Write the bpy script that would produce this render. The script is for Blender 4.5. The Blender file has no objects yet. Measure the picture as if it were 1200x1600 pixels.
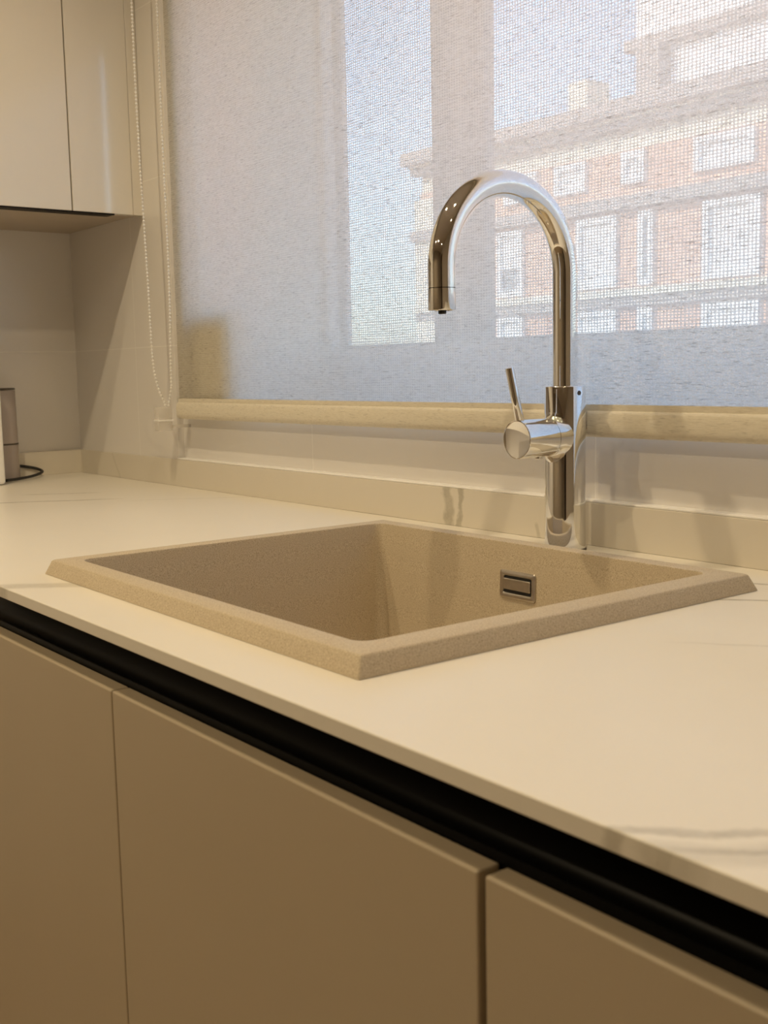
import bpy, bmesh, math, random
from mathutils import Vector, Matrix
random.seed(7)
scene = bpy.context.scene
COL = scene.collection
H = 0.90                      # height of the worktop surface above the floor

# ------------------------------------------------------------------ camera
cam_d = bpy.data.cameras.new('camera')
cam = bpy.data.objects.new('camera', cam_d); COL.objects.link(cam)
r_ = Vector((0.61249819, 0.79022309, -0.01983487)); u_ = Vector((-0.0855765, 0.09123314, 0.99214574)); f_ = Vector((-0.78582608, 0.60599008, -0.12350466))
cam.matrix_world = Matrix(((r_.x, u_.x, -f_.x, 1.24931), (r_.y, u_.y, -f_.y, -0.3845), (r_.z, u_.z, -f_.z, 0.21044 + H), (0, 0, 0, 1)))
cam_d.sensor_fit = 'VERTICAL'; cam_d.sensor_height = 36.0; cam_d.lens = 1770.52 * 36.0 / 1600.0
cam_d.clip_start = 0.02; cam_d.clip_end = 200
cam_d.dof.use_dof = True; cam_d.dof.focus_distance = 1.45; cam_d.dof.aperture_fstop = 13.0
scene.camera = cam

# ------------------------------------------------------------------ exposure, sky, sun
vs = scene.view_settings
scene.display_settings.display_device = 'sRGB'
vs.view_transform = 'Standard'; vs.look = 'None'; vs.gamma = 1.0; vs.use_curve_mapping = False
vs.exposure = 0.05
world = bpy.data.worlds.new('world'); scene.world = world; world.use_nodes = True
wn = world.node_tree.nodes; wl = world.node_tree.links; wn.clear()
sky = wn.new('ShaderNodeTexSky'); sky.sky_type = 'NISHITA'; sky.sun_disc = False
sky.sun_elevation = math.radians(38); sky.sun_rotation = math.radians(200); sky.altitude = 200; sky.dust_density = 2.0; sky.ozone_density = 3.0
bg = wn.new('ShaderNodeBackground'); bg.inputs['Strength'].default_value = 0.79
wo = wn.new('ShaderNodeOutputWorld')
wl.new(sky.outputs[0], bg.inputs[0]); wl.new(bg.outputs[0], wo.inputs[0])
SUN = 4.2
sd = bpy.data.lights.new('sun', 'SUN'); sd.energy = SUN; sd.angle = math.radians(0.6); sd.color = (1.0, 0.95, 0.86)
so = bpy.data.objects.new('sun', sd); COL.objects.link(so); so.location = (0, -8, 12)
so.rotation_euler = Vector((0.35, 0.85, -0.62)).to_track_quat('-Z', 'Y').to_euler()

WARM = (1.0, 0.795, 0.50)
LAMP_W = 15.0                # watts of each ceiling downlight

# ------------------------------------------------------------------ node helpers
def new_mat(name):
    m = bpy.data.materials.new(name); m.use_nodes = True
    nt = m.node_tree; b = nt.nodes['Principled BSDF']
    return m, nt, b
def setp(b, color=None, rough=None, metal=None, spec=None, **k):
    if color is not None: b.inputs['Base Color'].default_value = (*color, 1)
    if rough is not None: b.inputs['Roughness'].default_value = rough
    if metal is not None: b.inputs['Metallic'].default_value = metal
    if spec is not None: b.inputs['Specular IOR Level'].default_value = spec
    for n, v in k.items(): b.inputs[n.replace('_', ' ')].default_value = v
def objcoord(nt):
    # world position: every mesh keeps its true place, so patterns stay put
    return nt.nodes.new('ShaderNodeNewGeometry').outputs['Position']
def math_(nt, op, a, b=None, c=None, clamp=False):
    n = nt.nodes.new('ShaderNodeMath'); n.operation = op; n.use_clamp = clamp
    for i, v in enumerate((a, b, c)):
        if v is None: continue
        if isinstance(v, (int, float)): n.inputs[i].default_value = v
        else: nt.links.new(v, n.inputs[i])
    return n.outputs[0]
def noise(nt, vec, scale, detail=2.0, rough=0.5):
    n = nt.nodes.new('ShaderNodeTexNoise'); n.inputs['Scale'].default_value = scale
    n.inputs['Detail'].default_value = detail; n.inputs['Roughness'].default_value = rough
    if vec is not None: nt.links.new(vec, n.inputs['Vector'])
    return n.outputs['Fac']
def mapping(nt, vec, scale=(1, 1, 1), loc=(0, 0, 0)):
    n = nt.nodes.new('ShaderNodeMapping'); n.inputs['Scale'].default_value = scale; n.inputs['Location'].default_value = loc
    nt.links.new(vec, n.inputs['Vector']); return n.outputs[0]
def ramp(nt, fac, stops):
    n = nt.nodes.new('ShaderNodeValToRGB'); e = n.color_ramp.elements
    while len(e) > 1: e.remove(e[-1])
    e[0].position, e[0].color = stops[0][0], (*stops[0][1], 1)
    for p, c in stops[1:]:
        x = e.new(p); x.color = (*c, 1)
    nt.links.new(fac, n.inputs[0]); return n.outputs[0]
def mixc(nt, fac, a, b):
    n = nt.nodes.new('ShaderNodeMix'); n.data_type = 'RGBA'
    if isinstance(fac, (int, float)): n.inputs[0].default_value = fac
    else: nt.links.new(fac, n.inputs[0])
    for i, v in ((6, a), (7, b)):
        if isinstance(v, tuple): n.inputs[i].default_value = (*v, 1)
        else: nt.links.new(v, n.inputs[i])
    return n.outputs[2]
def bump(nt, b, height, strength=0.2, dist=0.001):
    n = nt.nodes.new('ShaderNodeBump'); n.inputs['Strength'].default_value = strength; n.inputs['Distance'].default_value = dist
    nt.links.new(height, n.inputs['Height']); nt.links.new(n.outputs[0], b.inputs['Normal'])
def plain(name, color, rough=0.5, metal=0.0, spec=0.5, var=0.03, scale=30, **k):
    m, nt, b = new_mat(name); setp(b, color, rough, metal, spec, **k)
    if var:
        f = noise(nt, objcoord(nt), scale, 3)
        lo = tuple(c * (1 - var) for c in color); hi = tuple(min(1, c * (1 + var)) for c in color)
        nt.links.new(ramp(nt, f, [(0.3, lo), (0.7, hi)]), b.inputs['Base Color'])
    return m

# ------------------------------------------------------------------ materials
def vein_mask(nt, pos, ax, segs):
    """soft wandering veins; ax = the two coordinates of the face, segs = (p0, p1, halfwidth, strength)"""
    sep = nt.nodes.new('ShaderNodeSeparateXYZ'); nt.links.new(pos, sep.inputs[0])
    wob = math_(nt, 'SUBTRACT', noise(nt, pos, 18, 4, 0.6), 0.5)
    fine = noise(nt, pos, 70, 4, 0.7)
    total = None
    for p0, p1, hw, st, wamp in segs:
        dx, dy = p1[0] - p0[0], p1[1] - p0[1]; L = math.hypot(dx, dy); dx /= L; dy /= L
        X = math_(nt, 'SUBTRACT', sep.outputs[ax[0]], p0[0]); Y = math_(nt, 'SUBTRACT', sep.outputs[ax[1]], p0[1])
        t = math_(nt, 'ADD', math_(nt, 'MULTIPLY', X, dx), math_(nt, 'MULTIPLY', Y, dy))
        d = math_(nt, 'ADD', math_(nt, 'MULTIPLY', X, -dy), math_(nt, 'MULTIPLY', Y, dx))
        d = math_(nt, 'ABSOLUTE', math_(nt, 'ADD', d, math_(nt, 'MULTIPLY', wob, wamp)))
        a = math_(nt, 'SUBTRACT', 1.0, math_(nt, 'DIVIDE', d, hw), clamp=True)
        e = math_(nt, 'SUBTRACT', 1.0, math_(nt, 'DIVIDE', math_(nt, 'ABSOLUTE', math_(nt, 'SUBTRACT', t, L / 2)), L / 2), clamp=True)
        e = math_(nt, 'MULTIPLY', e, 3.0, clamp=True)
        v = math_(nt, 'MULTIPLY', math_(nt, 'MULTIPLY', math_(nt, 'MULTIPLY', a, 1.8, clamp=True), e), st)
        v = math_(nt, 'MULTIPLY', v, math_(nt, 'ADD', math_(nt, 'MULTIPLY', fine, 1.2), 0.3))
        total = v if total is None else math_(nt, 'MAXIMUM', total, v)
    return math_(nt, 'MINIMUM', total, 1.0)
def porcelain(name, ax, segs, base=(0.85, 0.81, 0.725), rough=0.34):
    m, nt, b = new_mat(name); setp(b, base, rough, 0, 0.45)
    pos = objcoord(nt)
    f = noise(nt, pos, 5, 4, 0.6)
    basec = ramp(nt, f, [(0.35, tuple(c * 0.985 for c in base)), (0.7, tuple(min(1, c * 1.01) for c in base))])
    k = vein_mask(nt, pos, ax, segs)
    nt.links.new(mixc(nt, k, basec, (0.44, 0.405, 0.325)), b.inputs['Base Color'])
    return m
M = {}
M['worktop'] = porcelain('porcelain_worktop', (0, 1), [
    ((0.080, -0.040), (0.205, 0.13), 0.017, 0.55, 0.010),
    ((0.885, -0.03), (1.06, 0.145), 0.006, 0.6, 0.030),
    ((0.90, -0.05), (1.06, 0.11), 0.016, 0.35, 0.030),
    ((0.925, -0.02), (1.09, 0.14), 0.005, 0.7, 0.016),
    ((-0.71, 0.20), (-0.57, 0.455), 0.007, 0.9, 0.016),
    ((-0.55, 0.42), (-0.40, 0.66), 0.004, 0.3, 0.016),
    ((-0.78, 0.34), (-0.70, 0.47), 0.008, 0.6, 0.02),
    ((0.596, 0.43), (0.80, 0.60), 0.0036, 1.0, 0.010),
    ((0.56, 0.53), (0.80, 0.63), 0.005, 0.8, 0.010),
    ((0.70, 0.30), (0.98, 0.50), 0.003, 0.30, 0.020),
    ((1.02, 0.20), (1.30, 0.45), 0.010, 0.35, 0.030)])
M['splash'] = porcelain('porcelain_backsplash', (0, 2), [
    ((0.078, H + 0.09), (0.098, H - 0.04), 0.012, 0.9, 0.050),
    ((0.118, H + 0.09), (0.108, H - 0.03), 0.006, 0.9, 0.045),
    ((0.255, H + 0.02), (0.262, H - 0.005), 0.004, 0.5, 0.012),
    ((-1.0, H + 0.07), (-0.94, H - 0.02), 0.004, 0.3, 0.01)], base=(0.72, 0.67, 0.58), rough=0.4)

def sink_material():
    m, nt, b = new_mat('beige_granite_composite'); setp(b, (0.5, 0.4, 0.3), 0.55, 0, 0.35)
    pos = objcoord(nt)
    f = noise(nt, pos, 900, 2, 0.6)
    c = ramp(nt, f, [(0.30, (0.36, 0.285, 0.185)), (0.46, (0.55, 0.462, 0.335)), (0.60, (0.60, 0.515, 0.38)), (0.75, (0.73, 0.66, 0.52))])
    nt.links.new(c, b.inputs['Base Color']); bump(nt, b, f, 0.12, 0.0004)
    return m
M['sink'] = sink_material()
M['chrome'] = plain('polished_chrome', (0.86, 0.86, 0.85), 0.035, 1.0, var=0)
M['steel'] = plain('brushed_steel', (0.62, 0.58, 0.53), 0.28, 1.0, var=0.06, scale=120)
M['dark_metal'] = plain('dark_metal', (0.10, 0.085, 0.07), 0.4, 0.6, var=0.05)
M['black'] = plain('black_rubber', (0.012, 0.012, 0.012), 0.5, var=0)
M['black_alu'] = plain('black_anodised_aluminium', (0.0025, 0.0025, 0.0025), 0.33, 0.0, 0.07, var=0)
M['lacquer'] = plain('shaded_matte_lacquer', (0.50, 0.42, 0.305), 0.42, 0, 0.4, var=0.012, scale=6)  # cabinet lacquer with the dimmer light on the base doors put into its colour
M['lacquer_up'] = plain('lit_satin_lacquer', (0.72, 0.68, 0.61), 0.13, 0, 0.9, var=0.01, scale=6)  # same lacquer as the base doors, brighter light put into its colour
M['carcass'] = plain('brown_grey_carcass_board', (0.48, 0.41, 0.33), 0.5, var=0.03, scale=20)
M['white_plastic'] = plain('white_plastic', (0.93, 0.92, 0.90), 0.3, var=0.01)
M['silicone'] = plain('white_silicone_edge', (0.95, 0.94, 0.93), 0.22, var=0.01)
M['pvc'] = plain('bright_white_window_liner', (0.90, 0.89, 0.87), 0.4, var=0.01)
M['frame_backlit'] = plain('backlit_window_profile', (0.27, 0.25, 0.22), 0.35, var=0.01)  # white sash profile toned dark: its backlit shade is put into the colour
M['reveal'] = plain('white_plaster_reveal', (0.95, 0.94, 0.90), 0.7, var=0.02)
M['plaster'] = plain('warm_white_plaster', (0.60, 0.54, 0.46), 0.8, var=0.02)
M['tank'] = plain('grey_smoky_tank_plastic', (0.40, 0.35, 0.33), 0.18, var=0.02)
M['dark_door'] = plain('dark_added_door', (0.045, 0.032, 0.022), 0.35, var=0.2, scale=8)
M['front_units'] = plain('brown_lacquer_wall', (0.30, 0.25, 0.19), 0.5, var=0.03)
M['floor'] = plain('oak_floor', (0.33, 0.24, 0.15), 0.4, var=0.15, scale=8)

def tile_material(name, ax):
    m, nt, b = new_mat(name); setp(b, (0.7, 0.66, 0.6), 0.16, 0, 0.5)
    pos = objcoord(nt)
    sep = nt.nodes.new('ShaderNodeSeparateXYZ'); nt.links.new(pos, sep.inputs[0])
    comb = nt.nodes.new('ShaderNodeCombineXYZ')
    nt.links.new(sep.outputs[ax], comb.inputs[0]); nt.links.new(sep.outputs[2], comb.inputs[1])
    v = mapping(nt, comb.outputs[0], loc=(0.864 + 0.6 * 4 if ax == 0 else 0.3 + 0.6 * 6, -(H + 0.266) + 0.314 * 8, 0))
    br = nt.nodes.new('ShaderNodeTexBrick'); br.offset = 0.0; br.squash = 1.0
    nt.links.new(v, br.inputs['Vector'])
    br.inputs['Scale'].default_value = 1.0; br.inputs['Brick Width'].default_value = 0.6; br.inputs['Row Height'].default_value = 0.314
    br.inputs['Mortar Size'].default_value = 0.0011; br.inputs['Mortar Smooth'].default_value = 0.2
    br.inputs['Color1'].default_value = (0.80, 0.775, 0.75, 1); br.inputs['Color2'].default_value = (0.80, 0.775, 0.75, 1)
    br.inputs['Mortar'].default_value = (0.90, 0.88, 0.85, 1)
    nt.links.new(br.outputs['Color'], b.inputs['Base Color'])
    inv = math_(nt, 'SUBTRACT', 1.0, br.outputs['Fac'])
    bump(nt, b, inv, 0.35, 0.0006)
    return m
M['tile_x'] = tile_material('glossy_wall_tile_window_side', 0)
M['tile_y'] = tile_material('glossy_wall_tile_left_side', 1)

def fabric(name, see_through, trans, flecks=1.0, C=(0.89, 0.855, 0.765)):
    m, nt, b = new_mat(name)
    nt.nodes.remove(b)
    out = nt.nodes['Material Output']
    pos = objcoord(nt)
    w1 = noise(nt, mapping(nt, pos, (60, 60, 9)), 1.0, 2)
    w2 = noise(nt, mapping(nt, pos, (9, 9, 70)), 1.0, 2)
    sep = nt.nodes.new('ShaderNodeSeparateXYZ'); nt.links.new(pos, sep.inputs[0])
    px = math_(nt, 'ADD', sep.outputs[0], math_(nt, 'MULTIPLY', w1, 0.004))
    pz = math_(nt, 'ADD', sep.outputs[2], math_(nt, 'MULTIPLY', w2, 0.004))
    def threads(c, pitch):
        s = math_(nt, 'SINE', math_(nt, 'MULTIPLY', c, 2 * math.pi / pitch))
        return math_(nt, 'ADD', math_(nt, 'MULTIPLY', s, 0.5), 0.5)     # 0 on a thread's axis, 1 between threads
    tx = threads(px, 0.0047); tz = threads(pz, 0.0034)
    cell = math_(nt, 'MULTIPLY', math_(nt, 'POWER', tx, 1.1), math_(nt, 'POWER', tz, 1.1))
    # slubs: short dark flecks running along the weft
    sl = noise(nt, mapping(nt, pos, (70, 70, 600)), 1.0, 3, 0.65)
    sl2 = noise(nt, mapping(nt, pos, (130, 130, 900)), 1.0, 2, 0.6)
    slub = math_(nt, 'MULTIPLY', math_(nt, 'SUBTRACT', sl, 0.56), 7.0, clamp=True)
    cloud = noise(nt, mapping(nt, pos, (16, 16, 60)), 1.0, 3, 0.6)
    col = ramp(nt, sl2, [(0.30, tuple(c - 0.16 * flecks for c in C)), (0.60, C)])
    col = mixc(nt, math_(nt, 'MULTIPLY', slub, 0.75 * flecks), col, (0.30, 0.26, 0.21))
    if see_through:
        weave = math_(nt, 'ADD', 0.84, math_(nt, 'MULTIPLY', cell, 0.24))
        vm = nt.nodes.new('ShaderNodeVectorMath'); vm.operation = 'SCALE'; nt.links.new(col, vm.inputs[0]); nt.links.new(weave, vm.inputs['Scale']); col = vm.outputs[0]
    dif = nt.nodes.new('ShaderNodeBsdfDiffuse'); nt.links.new(col, dif.inputs[0])
    tr = nt.nodes.new('ShaderNodeBsdfTranslucent'); nt.links.new(col, tr.inputs[0])
    mx = nt.nodes.new('ShaderNodeMixShader'); mx.inputs[0].default_value = trans
    nt.links.new(dif.outputs[0], mx.inputs[1]); nt.links.new(tr.outputs[0], mx.inputs[2])
    last = mx.outputs[0]
    if see_through:
        tp = nt.nodes.new('ShaderNodeBsdfTransparent')
        fac = math_(nt, 'ADD', math_(nt, 'MULTIPLY', cell, see_through), 0.03)
        fac = math_(nt, 'MULTIPLY', fac, math_(nt, 'SUBTRACT', 1.0, math_(nt, 'MULTIPLY', slub, 0.8)))
        fac = math_(nt, 'MULTIPLY', fac, math_(nt, 'ADD', math_(nt, 'MULTIPLY', cloud, 0.9), 0.55), clamp=True)
        m2 = nt.nodes.new('ShaderNodeMixShader'); nt.links.new(fac, m2.inputs[0])
        nt.links.new(last, m2.inputs[1]); nt.links.new(tp.outputs[0], m2.inputs[2]); last = m2.outputs[0]
    nt.links.new(last, out.inputs[0])
    return m
M['blind'] = fabric('linen_screen_fabric', 0.42, 0.76, 0.95)
M['blind_hem'] = fabric('linen_hem_fabric', 0.0, 0.04, 0.45, (0.76, 0.71, 0.60))

def glass_mat(name, tint=(1, 1, 1), gloss=0.06):
    m, nt, b = new_mat(name); nt.nodes.remove(b); out = nt.nodes['Material Output']
    tp = nt.nodes.new('ShaderNodeBsdfTransparent'); tp.inputs[0].default_value = (*tint, 1)
    gl = nt.nodes.new('ShaderNodeBsdfGlossy'); gl.inputs['Roughness'].default_value = 0.02
    mx = nt.nodes.new('ShaderNodeMixShader'); mx.inputs[0].default_value = gloss
    nt.links.new(tp.outputs[0], mx.inputs[1]); nt.links.new(gl.outputs[0], mx.inputs[2]); nt.links.new(mx.outputs[0], out.inputs[0])
    return m
M['glass'] = glass_mat('window_glass', (0.96, 0.98, 0.98))
M['clear_plastic'] = glass_mat('clear_plastic', (0.97, 0.96, 0.94), 0.16)
M['smoky'] = glass_mat('smoky_plastic', (0.75, 0.72, 0.72), 0.12)
M['clear_plastic'] = plain('milky_clear_plastic', (0.82, 0.78, 0.72), 0.12, var=0.0, Alpha=0.42)
def emis(name, color, s):
    m, nt, b = new_mat(name); setp(b, (0.9, 0.9, 0.9)); b.inputs['Emission Color'].default_value = (*color, 1); b.inputs['Emission Strength'].default_value = s
    return m
M['lamp'] = emis('lit_lamp_lens', WARM, 60.0)

# exterior
def brick_mat():
    m, nt, b = new_mat('salmon_brick'); setp(b, (0.6, 0.3, 0.2), 0.85)
    pos = objcoord(nt); f = noise(nt, pos, 1.3, 4, 0.6)
    nt.links.new(ramp(nt, f, [(0.3, (0.58, 0.32, 0.20)), (0.7, (0.72, 0.44, 0.30))]), b.inputs['Base Color']); return m
M['brick'] = brick_mat()
M['cream'] = plain('cream_render', (0.78, 0.74, 0.58), 0.85, var=0.06, scale=1)
M['stone'] = plain('grey_stone_band', (0.34, 0.31, 0.28), 0.85, var=0.08, scale=1)
M['ext_white'] = plain('white_exterior_paint', (0.86, 0.88, 0.88), 0.7, var=0.03, scale=1)
M['shade_glass'] = plain('dark_window_glass', (0.25, 0.28, 0.30), 0.08, var=0)

# ------------------------------------------------------------------ mesh helpers
ORG = {}
def build(name, bm, mat, parent=None, origin=None, smooth=None, bevel=None):
    """bmesh (world coordinates, z measured from the worktop surface) -> one mesh object"""
    for v in bm.verts: v.co.z += H
    bmesh.ops.recalc_face_normals(bm, faces=bm.faces)
    xs = [v.co for v in bm.verts]
    if origin is None:
        origin = Vector(((min(v.x for v in xs) + max(v.x for v in xs)) / 2, (min(v.y for v in xs) + max(v.y for v in xs)) / 2, min(v.z for v in xs)))
    else: origin = Vector((origin[0], origin[1], origin[2] + H))
    for v in bm.verts: v.co -= origin
    me = bpy.data.meshes.new(name); bm.to_mesh(me); bm.free()
    me.materials.append(mat)
    o = bpy.data.objects.new(name, me); COL.objects.link(o)
    ORG[o.name] = origin
    if parent is not None:
        o.parent = parent; o.location = origin - ORG[parent.name]
    else: o.location = origin
    if smooth is not None:
        for p in me.polygons: p.use_smooth = True
        me.set_sharp_from_angle(angle=math.radians(smooth))
    return o
def root(name, loc):
    o = bpy.data.objects.new(name, None); COL.objects.link(o); o.empty_display_size = 0.05
    o.location = (loc[0], loc[1], loc[2] + H); ORG[o.name] = Vector(o.location); return o
def tag(o, label, cat, group=None, kind=None):
    o['label'] = label; o['category'] = cat
    if group: o['group'] = group
    if kind: o['kind'] = kind
    return o
def struct(o, label=None):
    o['kind'] = 'structure'
    if label: o['label'] = label
    return o
def BM(): return bmesh.new()
def box(bm, x0, x1, y0, y1, z0, z1, bev=0.0, seg=2):
    ret = bmesh.ops.create_cube(bm, size=1.0); vs_ = ret['verts']
    for v in vs_:
        v.co = Vector((x0 + (v.co.x + 0.5) * (x1 - x0), y0 + (v.co.y + 0.5) * (y1 - y0), z0 + (v.co.z + 0.5) * (z1 - z0)))
    if bev:
        es = list({e for v in vs_ for e in v.link_edges})
        bmesh.ops.bevel(bm, geom=es, offset=bev, segments=seg, affect='EDGES', profile=0.5)
    return bm
def frame_axes(axis):
    a = Vector(axis).normalized(); t = Vector((0, 0, 1)) if abs(a.z) < 0.9 else Vector((1, 0, 0))
    u = a.cross(t).normalized(); w = a.cross(u).normalized(); return a, u, w
def lathe(bm, base, axis, prof, n=64, cap=True):
    """prof: list of (distance along axis, radius)"""
    a, u, w = frame_axes(axis); base = Vector(base); rings = []
    for d, r in prof:
        rings.append([bm.verts.new(base + a * d + (u * math.cos(2 * math.pi * k / n) + w * math.sin(2 * math.pi * k / n)) * r) for k in range(n)])
    for A, B in zip(rings, rings[1:]):
        for k in range(n): bm.faces.new((A[k], A[(k + 1) % n], B[(k + 1) % n], B[k]))
    if cap: bm.faces.new(rings[0]); bm.faces.new(rings[-1])
    return bm
def tube(bm, pts, rad, n=24, cap=True):
    pts = [Vector(p) for p in pts]; rings = []; prev = None
    for i, p in enumerate(pts):
        t = (pts[min(i + 1, len(pts) - 1)] - pts[max(i - 1, 0)]).normalized()
        if prev is None: a, u, w = frame_axes(t)
        else:
            u = (prev - t * prev.dot(t)).normalized(); w = t.cross(u)
        prev = u; r = rad[i] if isinstance(rad, (list, tuple)) else rad
        rings.append([bm.verts.new(p + (u * math.cos(2 * math.pi * k / n) + w * math.sin(2 * math.pi * k / n)) * r) for k in range(n)])
    for A, B in zip(rings, rings[1:]):
        for k in range(n): bm.faces.new((A[k], A[(k + 1) % n], B[(k + 1) % n], B[k]))
    if cap: bm.faces.new(rings[0]); bm.faces.new(rings[-1])
    return bm
def prism(bm, prof, axis, a0, a1):
    """closed 2-D profile extruded along axis 0 (prof in y,z) or 1 (prof in x,z)"""
    def P(a, q): return Vector((a, q[0], q[1])) if axis == 0 else Vector((q[0], a, q[1]))
    A = [bm.verts.new(P(a0, q)) for q in prof]; B = [bm.verts.new(P(a1, q)) for q in prof]; n = len(prof)
    for k in range(n): bm.faces.new((A[k], A[(k + 1) % n], B[(k + 1) % n], B[k]))
    bm.faces.new(A); bm.faces.new(B); return bm
def rrect(x0, x1, y0, y1, r, n=8):
    pts = []
    for cx, cy, a0 in ((x1 - r, y1 - r, 0), (x0 + r, y1 - r, 90), (x0 + r, y0 + r, 180), (x1 - r, y0 + r, 270)):
        for k in range(n + 1):
            a = math.radians(a0 + 90 * k / n); pts.append((cx + r * math.cos(a), cy + r * math.sin(a)))
    return pts
def loft(bm, loops, cap0=False, cap1=True):
    rings = [[bm.verts.new(p) for p in L] for L in loops]; n = len(rings[0])
    for A, B in zip(rings, rings[1:]):
        for k in range(n): bm.faces.new((A[k], A[(k + 1) % n], B[(k + 1) % n], B[k]))
    if cap0: bm.faces.new(rings[0])
    if cap1: bm.faces.new(rings[-1])
    return bm
def wall_with_hole(bm, x0, x1, y0, y1, z0, z1, hx0, hx1, hz0, hz1):
    for a, b, c, d in ((x0, hx0, z0, z1), (hx1, x1, z0, z1), (hx0, hx1, z0, hz0), (hx0, hx1, hz1, z1)):
        if b > a and d > c: box(bm, a, b, y0, y1, c, d)
    return bm

# ------------------------------------------------------------------ measurements (metres; z from the worktop)
XL = -1.164; YB = 0.621; YW = 0.640; YP = 0.626; XP = -0.700
CEIL = 1.40; XR = 2.7; YR = -2.5
OX0, OX1, OZ0, OZ1 = -0.625, 1.35, 0.131, 1.15       # window opening
YO = 0.985                                            # outer face of the window wall
YF = 0.915                                           # inner face of the window frame

# ------------------------------------------------------------------ room shell
bm = wall_with_hole(BM(), XP, XR, YW, YO, -H, CEIL, OX0, OX1, OZ0, OZ1)
struct(build('wall_back', bm, M['tile_x']), 'glossy off-white tiled wall under and around the window')
struct(build('wall_back_left', box(BM(), XL - 0.12, XP, YP, YO, -H, CEIL), M['tile_x']), 'tiled wall section left of the blind, standing slightly proud')
struct(build('wall_left', box(BM(), XL - 0.12, XL, YR - 0.12, YP, -H, CEIL), M['tile_y']), 'tiled left wall')
bm = BM(); box(bm, XR, XR + 0.12, YR, -2.30, -H, CEIL); box(bm, XR, XR + 0.12, -1.45, YO, -H, CEIL); box(bm, XR, XR + 0.12, -2.30, -1.45, 1.20, CEIL)
struct(build('wall_right', bm, M['plaster']))
struct(build('added_door_1', box(BM(), XR + 0.04, XR + 0.08, -2.30, -1.45, -H, 1.20), M['dark_door']))  # unseen door, added dark so the chrome tap reflects dark streaks
struct(build('wall_front', box(BM(), XL, XR + 0.12, YR - 0.12, YR, -H, CEIL), M['front_units']))
struct(build('ceiling', box(BM(), XL - 0.12, XR + 0.12, YR - 0.12, YO, CEIL, CEIL + 0.12), M['plaster']))
struct(build('floor', box(BM(), XL - 0.12, XR + 0.12, YR - 0.12, YO, -H - 0.1, -H), M['floor']))
# plastered lining of the window opening
t = 0.006
bm = BM()
box(bm, OX0, OX0 + t, YW + 0.001, YF, OZ0, OZ1); box(bm, OX1 - t, OX1, YW + 0.001, YF, OZ0, OZ1)
box(bm, OX0 + t, OX1 - t, YW + 0.001, YF, OZ1 - t, OZ1); box(bm, OX0 + t, OX1 - t, YW + 0.001, YF, OZ0, OZ0 + t)
struct(build('trim_1', bm, M['reveal']), 'white reveal lining of the window opening')

# window: outer frame, two sliding sashes, panes
win = root('window_1', ((OX0 + OX1) / 2, YF + 0.04, OZ0)); struct(win, 'white two-sash sliding window behind the blind')
fx0, fx1, fz0, fz1 = OX0 + t, OX1 - t, OZ0 + t, OZ1 - t
def ring(bm, x0, x1, y0, y1, z0, z1, l, r, b_, t_):
    box(bm, x0, x0 + l, y0, y1, z0, z1, 0.003); box(bm, x1 - r, x1, y0, y1, z0, z1, 0.003)
    box(bm, x0 + l - .001, x1 - r + .001, y0, y1, z0, z0 + b_, 0.003); box(bm, x0 + l - .001, x1 - r + .001, y0, y1, z1 - t_, z1, 0.003)
    return bm
build('window_frame', ring(BM(), fx0, fx1, YF, YF + 0.062, fz0, fz1, 0.012, 0.045, 0.040, 0.045), M['pvc'], win)
sz0, sz1 = fz0 + 0.038, fz1 - 0.042; SB = 0.2575 - sz0
s1 = build('sash', ring(BM(), fx0 + 0.003, -0.228, YF + 0.028, YF + 0.050, 0.2575, sz1, 0.010, 0.088, 0.002, 0.06), M['frame_backlit'], win)
build('bottom_rail', box(BM(), fx0 + 0.003, -0.240, YF + 0.028, YF + 0.050, sz0, 0.2572, 0.002), M['pvc'], s1)
build('pane', box(BM(), -0.611, -0.310, YF + 0.036, YF + 0.042, 0.2580, sz1 - 0.055), M['glass'], s1)
s2 = build('sash', ring(BM(), -0.238, fx1 - 0.040, YF + 0.002, YF + 0.027, 0.2575, sz1, 0.085, 0.085, 0.002, 0.06), M['frame_backlit'], win)
build('bottom_rail', box(BM(), -0.238, fx1 - 0.040, YF + 0.002, YF + 0.027, sz0, 0.2572, 0.002), M['pvc'], s2)
build('pane', box(BM(), -0.156, fx1 - 0.12, YF + 0.012, YF + 0.018, 0.2580, sz1 - 0.055), M['glass'], s2)
build('glazing_bead', box(BM(), -0.212, -0.204, YF - 0.003, YF + 0.003, sz0 + 0.01, sz1 - 0.01, 0.001), M['pvc'], s2)

# ------------------------------------------------------------------ worktop with sink cut-out
WX0, WX1 = XL + 0.0005, 2.2
SX0, SX1, SY0, SY1 = 0.068, 0.638, 0.062, 0.526
TH = 0.0115
def slab_with_hole(xs, ys, z0, z1, hole):
    bm = BM(); g = {}
    for zi, z in enumerate((z0, z1)):
        for i, x in enumerate(xs):
            for j, y in enumerate(ys): g[(i, j, zi)] = bm.verts.new((x, y, z))
    nx, ny = len(xs) - 1, len(ys) - 1; inside = lambda i, j: 0 <= i < nx and 0 <= j < ny and (i, j) != hole
    for i in range(nx):
        for j in range(ny):
            if not inside(i, j): continue
            for zi in (0, 1): bm.faces.new((g[i, j, zi], g[i + 1, j, zi], g[i + 1, j + 1, zi], g[i, j + 1, zi]))
            for (di, dj, a, b_) in ((-1, 0, (i, j), (i, j + 1)), (1, 0, (i + 1, j), (i + 1, j + 1)), (0, -1, (i, j), (i + 1, j)), (0, 1, (i, j + 1), (i + 1, j + 1))):
                if not inside(i + di, j + dj): bm.faces.new((g[(*a, 0)], g[(*b_, 0)], g[(*b_, 1)], g[(*a, 1)]))
    return bm
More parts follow.
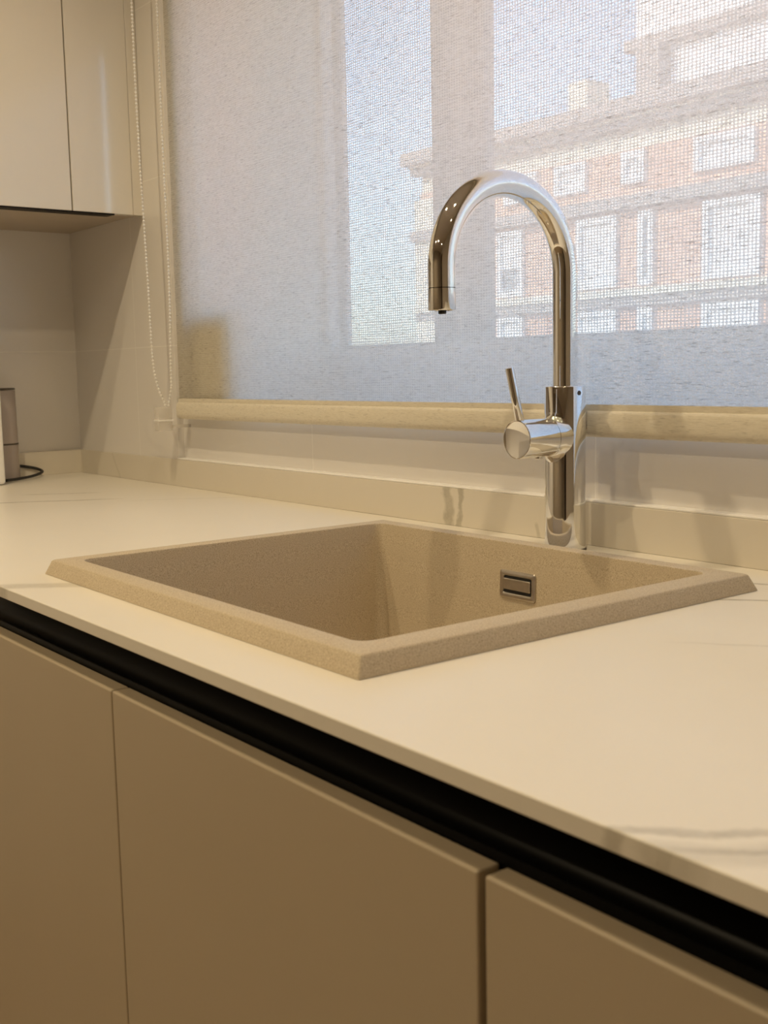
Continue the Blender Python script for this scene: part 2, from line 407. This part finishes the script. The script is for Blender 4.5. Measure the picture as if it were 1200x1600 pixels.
bm = slab_with_hole([WX0, SX0 + 0.012, SX1 - 0.012, WX1], [0.0, SY0 + 0.012, SY1 - 0.012, YB], -TH, 0.0, (1, 1))
bmesh.ops.recalc_face_normals(bm, faces=bm.faces)
fe = [e for e in bm.edges if all(abs(v.co.y) < 1e-6 for v in e.verts) and abs(e.verts[0].co.z - e.verts[1].co.z) < 1e-6]
bmesh.ops.bevel(bm, geom=fe, offset=0.0010, segments=3, affect='EDGES', profile=0.5)
wt = build('worktop', bm, M['worktop']); tag(wt, 'cream porcelain worktop with faint grey-brown veins, holding the beige sink', 'worktop')
SH = 0.051
# backsplash strips: along the window wall (its top makes a ledge in front of the tiles) and along the left wall
bs = build('backsplash', box(BM(), WX0 + 0.0125, WX1, YB, YP - 0.0002, 0.0, SH, 0.0006), M['splash'])
tag(bs, 'low porcelain backsplash strip along the window wall behind the tap, with a dark vein', 'backsplash')
bm = BM(); box(bm, XP + 0.0005, WX1, YB + 0.0020, YW - 0.0003, SH + 0.0001, SH + 0.0030, 0.0010)
box(bm, XP + 0.0005, WX1, YP - 0.0002, YW - 0.0003, 0.0, SH)
build('ledge', bm, M['silicone'], bs)['label'] = 'white ledge along the strip\'s top'
bs2 = build('backsplash', box(BM(), WX0, WX0 + 0.012, 0.0, YP - 0.0005, 0.0, SH, 0.0006), M['splash'])
tag(bs2, 'short plain backsplash strip on the left wall beneath the wall cabinet', 'backsplash')

# ------------------------------------------------------------------ sink
HR, CH = 0.0158, 0.0066
def L3(pts, z): return [(x, y, z) for x, y in pts]
def sink_loop(ix0, ix1, iy0, iy1, r, z): return L3(rrect(ix0, ix1, iy0, iy1, r), z)
ix0, ix1, iy0, iy1 = SX0 + 0.0262, SX1 - 0.0375, SY0 + 0.0310, SY1 - 0.0260
loops = [
    sink_loop(SX0 + 0.003, SX1 - 0.003, SY0 + 0.003, SY1 - 0.003, 0.0015, 0.0002),
    sink_loop(SX0, SX1, SY0, SY1, 0.0015, 0.0003),
    sink_loop(SX0 + 0.0003, SX1 - 0.0003, SY0 + 0.0003, SY1 - 0.0003, 0.0015, 0.0016),
    sink_loop(SX0 + CH - 0.001, SX1 - CH + 0.001, SY0 + CH - 0.001, SY1 - CH + 0.001, 0.002, HR - 0.0016),
    sink_loop(SX0 + CH - 0.0002, SX1 - CH + 0.0002, SY0 + CH - 0.0002, SY1 - CH + 0.0002, 0.003, HR - 0.0005),
    sink_loop(SX0 + CH + 0.0012, SX1 - CH - 0.0012, SY0 + CH + 0.0012, SY1 - CH - 0.0012, 0.0035, HR),
    sink_loop(ix0 - 0.003, ix1 + 0.003, iy0 - 0.003, iy1 + 0.003, 0.015, HR),
    sink_loop(ix0 - 0.0008, ix1 + 0.0008, iy0 - 0.0008, iy1 + 0.0008, 0.0132, HR - 0.0008),
    sink_loop(ix0, ix1, iy0, iy1, 0.0125, HR - 0.003),
    sink_loop(ix0 + 0.004, ix1 - 0.004, iy0 + 0.004, iy1 - 0.004, 0.0130, -0.10),
    sink_loop(ix0 + 0.007, ix1 - 0.007, iy0 + 0.007, iy1 - 0.007, 0.015, -0.176),
    sink_loop(ix0 + 0.010, ix1 - 0.010, iy0 + 0.010, iy1 - 0.010, 0.022, -0.188),
    sink_loop(ix0 + 0.020, ix1 - 0.020, iy0 + 0.020, iy1 - 0.020, 0.026, -0.195),
    sink_loop(ix0 + 0.18, ix1 - 0.18, iy0 + 0.14, iy1 - 0.14, 0.04, -0.198)]
sink = root('kitchen_sink', ((SX0 + SX1) / 2, (SY0 + SY1) / 2, 0.0))
tag(sink, 'square speckled beige composite sink with a sloping rim, in front of the tap', 'sink')
# outer shell of the bowl under the worktop closes the mesh
bowl = BM(); loft(bowl, loops, cap0=False, cap1=True)
build('basin', bowl, M['sink'], sink, smooth=32)
# overflow fitting on the back wall of the bowl
OV = (0.3203, 0.3765, -0.0478, -0.0160); yo = iy1 - 0.0010
bm = BM()
A = rrect(OV[0], OV[1], OV[2], OV[3], 0.0035, 4); B = rrect(OV[0] + 0.0012, OV[1] - 0.0012, OV[2] + 0.0012, OV[3] - 0.0012, 0.003, 4)
C = rrect(OV[0] + 0.0052, OV[1] - 0.0052, OV[2] + 0.0052, OV[3] - 0.0052, 0.002, 4); D = rrect(OV[0] + 0.006, OV[1] - 0.006, OV[2] + 0.006, OV[3] - 0.006, 0.002, 4)
# the wall leans: y follows z
def wy(z): return iy1 - 0.004 * (HR - 0.003 - z) / (0.10 + HR - 0.003)
def Lw(pts, off): return [(x, wy(z) - off, z) for x, z in pts]
loft(bm, [Lw(A, -0.0005), Lw(A, 0.0014), Lw(B, 0.0022), Lw(C, 0.0022), Lw(D, 0.0014), Lw(D, -0.0004)], cap0=False, cap1=False)
ov = build('overflow_frame', bm, M['steel'], sink, smooth=40)
bm = BM(); loft(bm, [Lw(D, 0.0002), Lw(D, 0.0001)], cap0=True, cap1=False)
build('overflow_slot', bm, M['black'], ov)
bm = BM(); zc = (OV[2] + OV[3]) / 2
E_ = rrect(OV[0] + 0.0062, OV[1] - 0.0078, zc - 0.0060, zc + 0.0066, 0.0012, 3)
loft(bm, [Lw(E_, 0.0003), Lw(E_, 0.0016), Lw([(x * 1.0, z) for x, z in rrect(OV[0] + 0.0068, OV[1] - 0.0084, zc - 0.0054, zc + 0.0060, 0.0012, 3)], 0.0022)], cap0=False, cap1=True)
build('overflow_cover', bm, M['steel'], ov, smooth=35)
# strainer in the bottom of the bowl
bm = lathe(BM(), ((ix0 + ix1) / 2, (iy0 + iy1) / 2, -0.1985), (0, 0, 1), [(0, 0.045), (0.0025, 0.045), (0.0035, 0.042), (0.0015, 0.036), (0.0012, 0.0)], 48, cap=False)
build('drain', bm, M['steel'], sink, smooth=40)

# ------------------------------------------------------------------ tap
FX, FY = 0.345, 0.578
tap = root('kitchen_tap', (FX, FY, 0)); tag(tap, 'tall chrome swan-neck mixer tap with side lever, behind the sink', 'tap')
RB, TOPZ, HZ = 0.0235, 0.1895, 0.1318
bm = lathe(BM(), (FX, FY, 0), (0, 0, 1), [(0.0022, 0.0), (0.0022, RB - 0.0006), (0.0028, RB), (TOPZ - 0.0012, RB), (TOPZ - 0.0004, RB - 0.0004), (TOPZ, RB - 0.0012), (TOPZ, 0.0150)], 96, cap=False)
# flared branch that carries the lever, grown out of the body with a fillet
rb, fl = 0.0203, 0.0125; n = 96; rings = []
def quad(P0, P1, P2, t): return P0 * (1 - t) ** 2 + P1 * 2 * t * (1 - t) + P2 * t * t
yj = -(RB + 0.0035)                                     # seam to the cap, measured from the tap axis
for s in range(17):
    ringv = []
    for k in range(n):
        a = 2 * math.pi * k / n; ca, sa = math.cos(a), math.sin(a)
        x0 = rb * ca; z0 = rb * sa
        x2 = max(-RB * 0.985, min(RB * 0.985, (rb + fl) * ca)); z2 = (rb + fl) * sa
        P0 = Vector((x0, -(RB + 0.004), z0)); P1 = Vector((x0, -math.sqrt(RB * RB - x0 * x0), z0)); P2 = Vector((x2, -math.sqrt(RB * RB - x2 * x2) + 0.0002, z2))
        q = quad(P0, P1, P2, s / 16); ringv.append(bm.verts.new((FX + q.x, FY + q.y, HZ + q.z)))
    rings.append(ringv)
for A_, B_ in zip(rings, rings[1:]):
    for k in range(n): bm.faces.new((A_[k], A_[(k + 1) % n], B_[(k + 1) % n], B_[k]))
body = build('tap_body', bm, M['chrome'], tap, smooth=38)
bm = lathe(BM(), (FX, FY, 0), (0, 0, 1), [(0.0, 0.0), (0.0, RB + 0.0012), (0.0018, RB + 0.0012), (0.0023, RB), (0.0023, 0)], 64, cap=False)
build('base_gasket', bm, M['dark_metal'], tap, smooth=40)
a_, u2, w2 = frame_axes((0.997, -0.084, 0))
bm = lathe(BM(), (FX + 0.997 * (RB - 0.0006), FY - 0.084 * (RB - 0.0006), 0.1815), (0.997, -0.084, 0), [(0, 0.0026), (0.0008, 0.0026), (0.0008, 0.0)], 24, cap=False)
build('grub_screw', bm, M['dark_metal'], body, smooth=30)
# seam, sleeve (rotating cap) and lever
bm = lathe(BM(), (FX, FY - RB - 0.0025, HZ), (0, -1, 0), [(0, 0.0197), (0.0045, 0.0197)], 64, cap=False)
build('seam_ring', bm, M['dark_metal'], tap, smooth=40)
yc = FY - RB - 0.0052
bm = lathe(BM(), (FX, yc, HZ), (0, -1, 0), [(0, 0.0190), (0.0, 0.0208), (0.0006, 0.0214), (0.0475, 0.0217), (0.0485, 0.0214), (0.0489, 0.0207), (0.0486, 0.0200), (0.0488, 0.0)], 96, cap=False)
hd = build('handle_cap', bm, M['chrome'], tap, smooth=35)
bm = lathe(BM(), (FX, FY - RB - 0.004 - 0.016, HZ - 0.0205), (0, 0, -1), [(-0.002, 0.0055), (0.0022, 0.0055), (0.0030, 0.0045), (0.0030, 0)], 24, cap=False)
build('stop_screw', bm, M['chrome'], hd, smooth=40)
lb = Vector((FX, 0.5065, 0.1490)); lt = Vector((FX, 0.4900, 0.2115)); la = (lt - lb)
bm = lathe(BM(), lb, la, [(0, 0.0050), (la.length - 0.001, 0.0047), (la.length - 0.0003, 0.0044), (la.length, 0.0038), (la.length, 0.0)], 40, cap=False)
build('lever', bm, M['chrome'], tap, smooth=35)
# swan neck
RT, RA, ZA = 0.0143, 0.0918, 0.3150
pts = [(FX, FY, TOPZ - 0.004), (FX, FY, 0.25)] + [(FX, FY, 0.285 + 0.01 * k) for k in range(3)]
pts += [(FX, FY - RA + RA * math.cos(math.radians(a)), ZA + RA * math.sin(math.radians(a))) for a in [k * 2.5 for k in range(73)]]
ye = FY - 2 * RA
pts += [(FX, ye, 0.305), (FX, ye, 0.2945)]
build('spout', tube(BM(), pts, RT, 64, cap=False), M['chrome'], tap, smooth=40)
bm = lathe(BM(), (FX, ye, 0.2942), (0, 0, -1), [(0, RT - 0.0006), (0.0004, RT + 0.0001), (0.0215, RT + 0.0004), (0.0226, RT), (0.0230, RT - 0.0008), (0.0228, RT - 0.0024), (0.0212, RT - 0.0028)], 64, cap=False)
noz = build('spout_tip', bm, M['chrome'], tap, smooth=38)
bm = lathe(BM(), (FX, ye, 0.2732), (0, 0, -1), [(0, RT - 0.002), (0.0002, 0.0045), (0.0050, 0.0042), (0.0054, 0.0030), (0.0054, 0)], 32, cap=False)
build('aerator', bm, M['black'], noz, smooth=40)

# ------------------------------------------------------------------ roller blind
YBL = 0.612; BX0, BX1 = -0.660, 1.42; BZ0 = 0.130; BZT = 1.30
blind = root('roller_blind', ((BX0 + BX1) / 2, YBL, BZ0)); tag(blind, 'cream linen screen roller blind drawn down over the window, with stitched bottom bar', 'blind')
bm = BM(); nx, nz = 120, 40; g = []
for i in range(nx + 1):
    row = []
    for j in range(nz + 1):
        x = BX0 + (BX1 - BX0) * i / nx; z = 0.166 + (BZT - 0.166) * j / nz
        y = YBL + 0.0008 * math.sin(x * 9.0) * (1 - (z - .16) * .5)
        row.append(bm.verts.new((x, y, z)))
    g.append(row)
for i in range(nx):
    for j in range(nz): bm.faces.new((g[i][j], g[i + 1][j], g[i + 1][j + 1], g[i][j + 1]))
build('fabric_screen', bm, M['blind'], blind, smooth=60)
# stitched pocket at the bottom: a soft oval bag round the bar, with a flat lip above
prof = [(YBL - 0.0016, 0.1672), (YBL - 0.0018, 0.1625), (YBL - 0.0016, 0.1600), (YBL - 0.0044, 0.1588), (YBL - 0.0056, 0.1560), (YBL - 0.0063, 0.1500), (YBL - 0.0066, 0.1440), (YBL - 0.0064, 0.1385), (YBL - 0.0052, 0.1330),
        (YBL - 0.0015, 0.1298), (YBL + 0.0020, 0.1300), (YBL + 0.0050, 0.1340), (YBL + 0.0060, 0.1420), (YBL + 0.0050, 0.1530), (YBL + 0.0025, 0.1610), (YBL + 0.0022, 0.1672)]
build('bottom_bar', prism(BM(), prof, 0, BX0 - 0.0015, BX1), M['blind_hem'], blind, smooth=50)
bm = lathe(BM(), (BX0 - 0.002, YBL - 0.022, BZT + 0.005), (1, 0, 0), [(0, 0.0), (0, 0.026), (BX1 - BX0, 0.026), (BX1 - BX0, 0.0)], 48, cap=False)
build('roller_tube', bm, M['blind_hem'], blind, smooth=40)
# bead chain: two strands that meet in the tensioner
def catmull(P, per):
    out = []; P = [Vector(p) for p in P]
    for i in range(len(P) - 1):
        p0, p1, p2, p3 = P[max(i - 1, 0)], P[i], P[i + 1], P[min(i + 2, len(P) - 1)]
        for k in range(per):
            s = k / per
            out.append(0.5 * ((2 * p1) + (-p0 + p2) * s + (2 * p0 - 5 * p1 + 4 * p2 - p3) * s * s + (-p0 + 3 * p1 - 3 * p2 + p3) * s ** 3))
    out.append(P[-1]); return out
XC = -0.675
s1p = [(XC, 0.5585, 1.30), (XC, 0.5585, 0.87), (XC, 0.5595, 0.651), (XC, 0.5654, 0.392), (XC, 0.5686, 0.242), (XC, 0.5775, 0.187), (XC, 0.588, 0.162), (XC, 0.594, 0.140)]
s2p = [(XC, 0.6075, 1.30), (XC, 0.6075, 0.87), (XC, 0.6070, 0.656), (XC, 0.6085, 0.394), (XC, 0.6045, 0.21), (XC, 0.6035, 0.188), (XC, 0.598, 0.160), (XC, 0.594, 0.140)]
bmb = BM(); 
for S in (s1p, s2p):
    path = catmull(S, 60); tube(bmb, path, 0.0006, 6)
    acc = 0.0; nxt = 0.0
    for a, b_ in zip(path, path[1:]):
        d = (b_ - a).length
        while nxt <= acc + d and d > 0:
            p = a + (b_ - a) * ((nxt - acc) / d)
            bmesh.ops.create_icosphere(bmb, subdivisions=1, radius=0.0024, matrix=Matrix.Translation(p)); nxt += 0.0066
        acc += d
build('bead_chain', bmb, M['white_plastic'], blind, smooth=180)
# clear tensioner screwed to the wall
ten = root('chain_tensioner', (-0.672, 0.605, 0.108)); tag(ten, 'clear plastic chain tensioner on the tiled wall at the blind\'s lower left end', 'bracket')
bm = BM(); box(bm, -0.6835, -0.6665, 0.571, 0.600, 0.108, 0.1530, 0.0020); build('housing', bm, M['clear_plastic'], ten, smooth=40)
bm = lathe(BM(), (-0.683, 0.5885, 0.139), (1, 0, 0), [(0, 0), (0, 0.0075), (0.004, 0.0055), (0.010, 0.0055), (0.014, 0.0075), (0.014, 0)], 32, cap=False); build('pulley', bm, M['clear_plastic'], ten, smooth=40)
bm = BM(); box(bm, -0.6850, -0.6650, 0.5700, 0.6015, 0.1255, 0.1285, 0.0008); build('clip', bm, M['white_plastic'], ten)
bm = BM(); box(bm, -0.6800, -0.6700, 0.6015, YW, 0.112, 0.1180, 0.0004); build('wall_plate', bm, M['clear_plastic'], ten)

# guessed rounded block, added to keep daylight off the blind's lower left
bm = BM(); box(bm, -0.617, -0.462, 0.6205, 0.700, OZ0 + 0.0062, 0.324, 0.032, 6)
cont = build('daylight_blocker', bm, M['white_plastic'], smooth=40)
tag(cont, 'opaque rounded object on the sill, a dim outline behind the blind\'s lower left corner', 'daylight_blocker')

# ------------------------------------------------------------------ wall cabinet on the left wall
CX, CZ = -0.8007, 0.5165
GY = 0.4825
wc = root('wall_cabinet', ((XL + CX) / 2, 0.2, CZ)); tag(wc, 'handleless light-brightened beige wall cabinet on the left wall, above the worktop corner', 'cabinet')
DT = 0.019; ZT = 1.28
build('carcass', box(BM(), XL + 0.001, CX - DT - 0.001, -0.55, YP - 0.001, CZ + 0.012, ZT, 0.0005), M['carcass'], wc)
build('bottom_panel', box(BM(), XL + 0.001, CX - DT - 0.006, -0.55, YP - 0.001, CZ + 0.004, CZ + 0.0118, 0.0004), M['carcass'], wc)
for y0, y1 in ((-0.115, GY - 0.0012), (-0.55, -0.1175)):
    build('door', box(BM(), CX - DT, CX, y0, y1, CZ, ZT, 0.0009), M['lacquer_up'], wc)
build('filler_panel', box(BM(), CX - DT, CX, GY + 0.0012, 0.6040, CZ, ZT, 0.0009), M['lacquer_up'], wc)
build('side_trim', box(BM(), CX - DT, CX - 0.0003, 0.6046, YP - 0.0008, CZ, ZT, 0.0006), M['lacquer_up'], wc)
build('grip_profile', box(BM(), CX - 0.034, CX - 0.0012, -0.55, 0.566, CZ - 0.0022, CZ - 0.0001), M['black_alu'], wc)

# ------------------------------------------------------------------ base cabinets
DZ, DY, DTH = -0.0525, -0.0010, 0.0168
edges = [-1.163, -0.5465, -0.0880, 0.3705, 0.8290, 1.2875, 1.7460]
labels = ['beige handleless base cabinet in the far left corner', 'beige handleless base cabinet next to the far left corner one',
          'leftmost visible beige base cabinet front, left of the two door gaps', 'middle beige base cabinet front, under the sink between two door gaps',
          'nearest beige base cabinet front, right of the wide door gap at bottom right', 'beige base cabinet right of the nearest one']
for i in range(2, 5):
    x0, x1 = edges[i], edges[i + 1]
    SH_Y, SH_Z = -0.0190, 0.0115
    bc = root('base_cabinet', ((x0 + x1) / 2, 0.30, -H)); tag(bc, labels[i], 'cabinet', 'handleless base cabinets under the worktop')
    bm = BM(); top = -0.205 if i in (2, 3) else -TH - 0.001
    box(bm, x0 + 0.001, x1 - 0.001, 0.078, 0.60, -0.80, top)
    build('carcass', bm, M['carcass'], bc)
    gl = 0.0008 if i == 3 else 0.0028 if i == 4 else 0.0015
    gr = 0.0028 if i == 3 else 0.0008 if i == 2 else 0.0015
    build('door', box(BM(), x0 + gl, x1 - gr, DY, DY + DTH, -0.79, DZ, 0.0017, 4), M['lacquer'], bc)
    build('plinth', box(BM(), x0, x1, 0.075, 0.09, -0.899, -0.80), M['black_alu'], bc)
# continuous black grip channel between worktop and doors
prof = [(0.0352, -0.0700), (0.0352, -0.0600), (0.0358, -0.0588), (0.0370, -0.0583), (0.0382, -0.0588), (0.0388, -0.0600), (0.0392, -0.0640), (0.0430, -0.0675), (0.0500, -0.0690),
        (0.0580, -0.0660), (0.0620, -0.0590), (0.0630, -0.0500), (0.0630, -0.0170), (0.0560, -0.0135), (0.0480, -0.0130), (0.0480, -TH - 0.0003), (0.0770, -TH - 0.0003), (0.0770, -0.0720), (0.0352, -0.0720)]
prof = [(y + SH_Y, z + SH_Z) if z < -0.030 else (y + SH_Y, z) for y, z in prof]
gp = build('grip_channel', prism(BM(), prof, 0, edges[2], edges[5]), M['black_alu'], smooth=40)
tag(gp, 'long black grip channel running beneath the worktop\'s front edge', 'grip channel')

# ------------------------------------------------------------------ appliance at the left edge
ap = root('coffee_machine', (-1.03, 0.36, 0)); tag(ap, 'white countertop appliance with grey tank, cut off at the left edge', 'appliance')
bm = BM(); box(bm, -1.060, -0.985, 0.20, 0.3925, 0.002, 0.245, 0.006, 3)
build('body', bm, M['white_plastic'], ap, smooth=40)
bm = lathe(BM(), (-1.105, 0.4225, 0.004), (0, 0, 1), [(0, 0), (0, 0.040), (0.182, 0.039), (0.183, 0)], 48, cap=False)
tk = build('water_tank', bm, M['tank'], ap, smooth=40)
build('band', lathe(BM(), (-1.105, 0.4225, 0.074), (0, 0, 1), [(0, 0.0390), (0, 0.0405), (0.003, 0.0405), (0.003, 0.0390)], 48, cap=False), M['dark_metal'], tk, smooth=40)
bm = lathe(BM(), (-1.105, 0.4225, 0.187), (0, 0, 1), [(0, 0), (0, 0.0395), (0.003, 0.0395), (0.004, 0.037), (0.004, 0)], 48, cap=False)
build('lid', bm, M['dark_metal'], tk, smooth=40)
cp = catmull([(-1.02, 0.405, 0.006), (-1.05, 0.44, 0.005), (-1.085, 0.485, 0.006), (-1.125, 0.520, 0.010), (-1.145, 0.515, 0.016), (-1.148, 0.49, 0.022), (-1.145, 0.455, 0.028), (-1.140, 0.42, 0.030)], 12)
build('power_cord', tube(BM(), cp, 0.0031, 12), M['black'], ap, smooth=60)

# ------------------------------------------------------------------ ceiling downlights
lamps = [(-0.138, -0.076, 'ceiling downlight above the sink\'s left side'), (0.76, 0.05, 'ceiling downlight above the worktop right of the sink'), (1.66, -0.02, 'ceiling downlight above the worktop far right'),
         (-0.35, -1.45, 'ceiling downlight at the room\'s back left'), (0.42, -1.45, 'ceiling downlight at the room\'s back middle'), (1.80, -1.45, 'ceiling downlight at the room\'s back right')]
lamp_power = (1.5, 1.2, 0.12, 2.1, 1.6, 0.15)
for i, (lx, ly, lab) in enumerate(lamps):
    d = root('ceiling_downlight', (lx, ly, CEIL)); tag(d, lab, 'ceiling light', 'ceiling downlights')
    build('trim_ring', lathe(BM(), (lx, ly, CEIL - 0.0002), (0, 0, -1), [(0, 0.042), (0.003, 0.041), (0.004, 0.036), (0.001, 0.031), (0.0, 0.030)], 40, cap=False), M['white_plastic'], d, smooth=40)
    build('lens', lathe(BM(), (lx, ly, CEIL - 0.0008), (0, 0, -1), [(0, 0.029), (0.0006, 0.029), (0.0006, 0)], 32, cap=False), M['lamp'], d)
    ld = bpy.data.lights.new('downlight_bulb', 'SPOT'); ld.energy = LAMP_W * lamp_power[i]; ld.color = WARM
    ld.spot_size = math.radians(150); ld.spot_blend = 0.6; ld.shadow_soft_size = 0.014
    lo = bpy.data.objects.new('bulb', ld); COL.objects.link(lo); lo.parent = d; lo.location = (0, 0, -0.012)

# ------------------------------------------------------------------ building across the street
YBd = 12.0
bl = root('apartment_building', (-8, YBd + 4, -10)); tag(bl, 'salmon brick building with white windows and stone bands, seen through the blind', 'building')
BXL, BXR = -13.65, 6.0
def bb(name, mat, x0, x1, z0, z1, y0, y1, parent=bl): return build(name, box(BM(), x0, x1, y0, y1, z0, z1), mat, parent)
bb('brick_wall', M['brick'], BXL, BXR, -9.9, 3.12, YBd, YBd + 9)
bb('attic_wall', M['cream'], BXL, BXR, 3.12, 3.62, YBd + 0.05, YBd + 9)
bb('cornice', M['stone'], BXL - 0.15, BXR, 3.55, 3.75, YBd - 0.30, YBd + 9.1)
bb('stone_band', M['stone'], BXL - 0.1, BXR, 3.40, 3.50, YBd - 0.12, YBd + 0.05)
bb('stone_band', M['cream'], BXL - 0.1, BXR, 3.50, 3.555, YBd - 0.16, YBd + 0.05)
bb('stone_band', M['stone'], BXL - 0.1, BXR, 2.33, 2.50, YBd - 0.16, YBd + 0.02)
bb('stone_band', M['cream'], BXL - 0.05, BXR, 1.16, 1.26, YBd - 0.14, YBd + 0.02)
bb('stone_band', M['stone'], BXL - 0.05, BXR, 1.02, 1.16, YBd - 0.10, YBd + 0.02)
bb('corner_pier', M['cream'], BXL - 0.06, BXL + 0.45, -9.9, 3.0, YBd - 0.08, YBd + 0.4)
# tower and chimneys on the roof
tw = bb('stair_tower', M['ext_white'], -9.6, -4.5, 3.75, 7.2, YBd + 0.6, YBd + 5)
bb('stone_band', M['stone'], -9.7, -4.4, 4.55, 4.70, YBd + 0.45, YBd + 5.1)
bb('tower_pier', M['stone'], -9.4, -9.0, 3.75, 4.55, YBd + 0.35, YBd + 0.62)
ch = bb('chimney', M['cream'], -10.6, -10.25, 3.75, 4.30, YBd + 0.3, YBd + 0.8)
# windows: white surround, glass, shutters
def ext_window(x0, x1, z0, z1, shut=0.0):
    f = build('window', ring(BM(), x0, x1, YBd - 0.07, YBd + 0.05, z0, z1, 0.09, 0.09, 0.09, 0.09), M['ext_white'], bl)
    build('pane', box(BM(), x0 + 0.085, x1 - 0.085, YBd - 0.012, YBd + 0.01, z0 + 0.085, z1 - 0.085), M['shade_glass'] if shut < 1 else M['ext_white'], f)
    if 0 < shut < 1: build('shutter', box(BM(), x0 + 0.085, x1 - 0.085, YBd - 0.03, YBd - 0.014, z1 - 0.085 - shut * (z1 - z0 - 0.17), z1 - 0.085), M['ext_white'], f)
for x0, x1, sh in ((-13.1, -12.5, 1), (-11.75, -11.2, 0.6), (-10.12, -9.38, 1), (-9.0, -8.75, 0.0), (-7.95, -7.1, 1), (-6.3, -5.6, 0.5)):
    ext_window(x0, x1, 1.30, 2.28, sh)
    ext_window(x0, x1, 0.10, 1.00, 1 if sh != 1 else 0.7)
for x0, x1 in ((-11.6, -10.9), (-10.55, -9.95), (-9.3, -8.9), (-8.1, -7.2)):
    ext_window(x0, x1, 2.66, 3.08, 1)
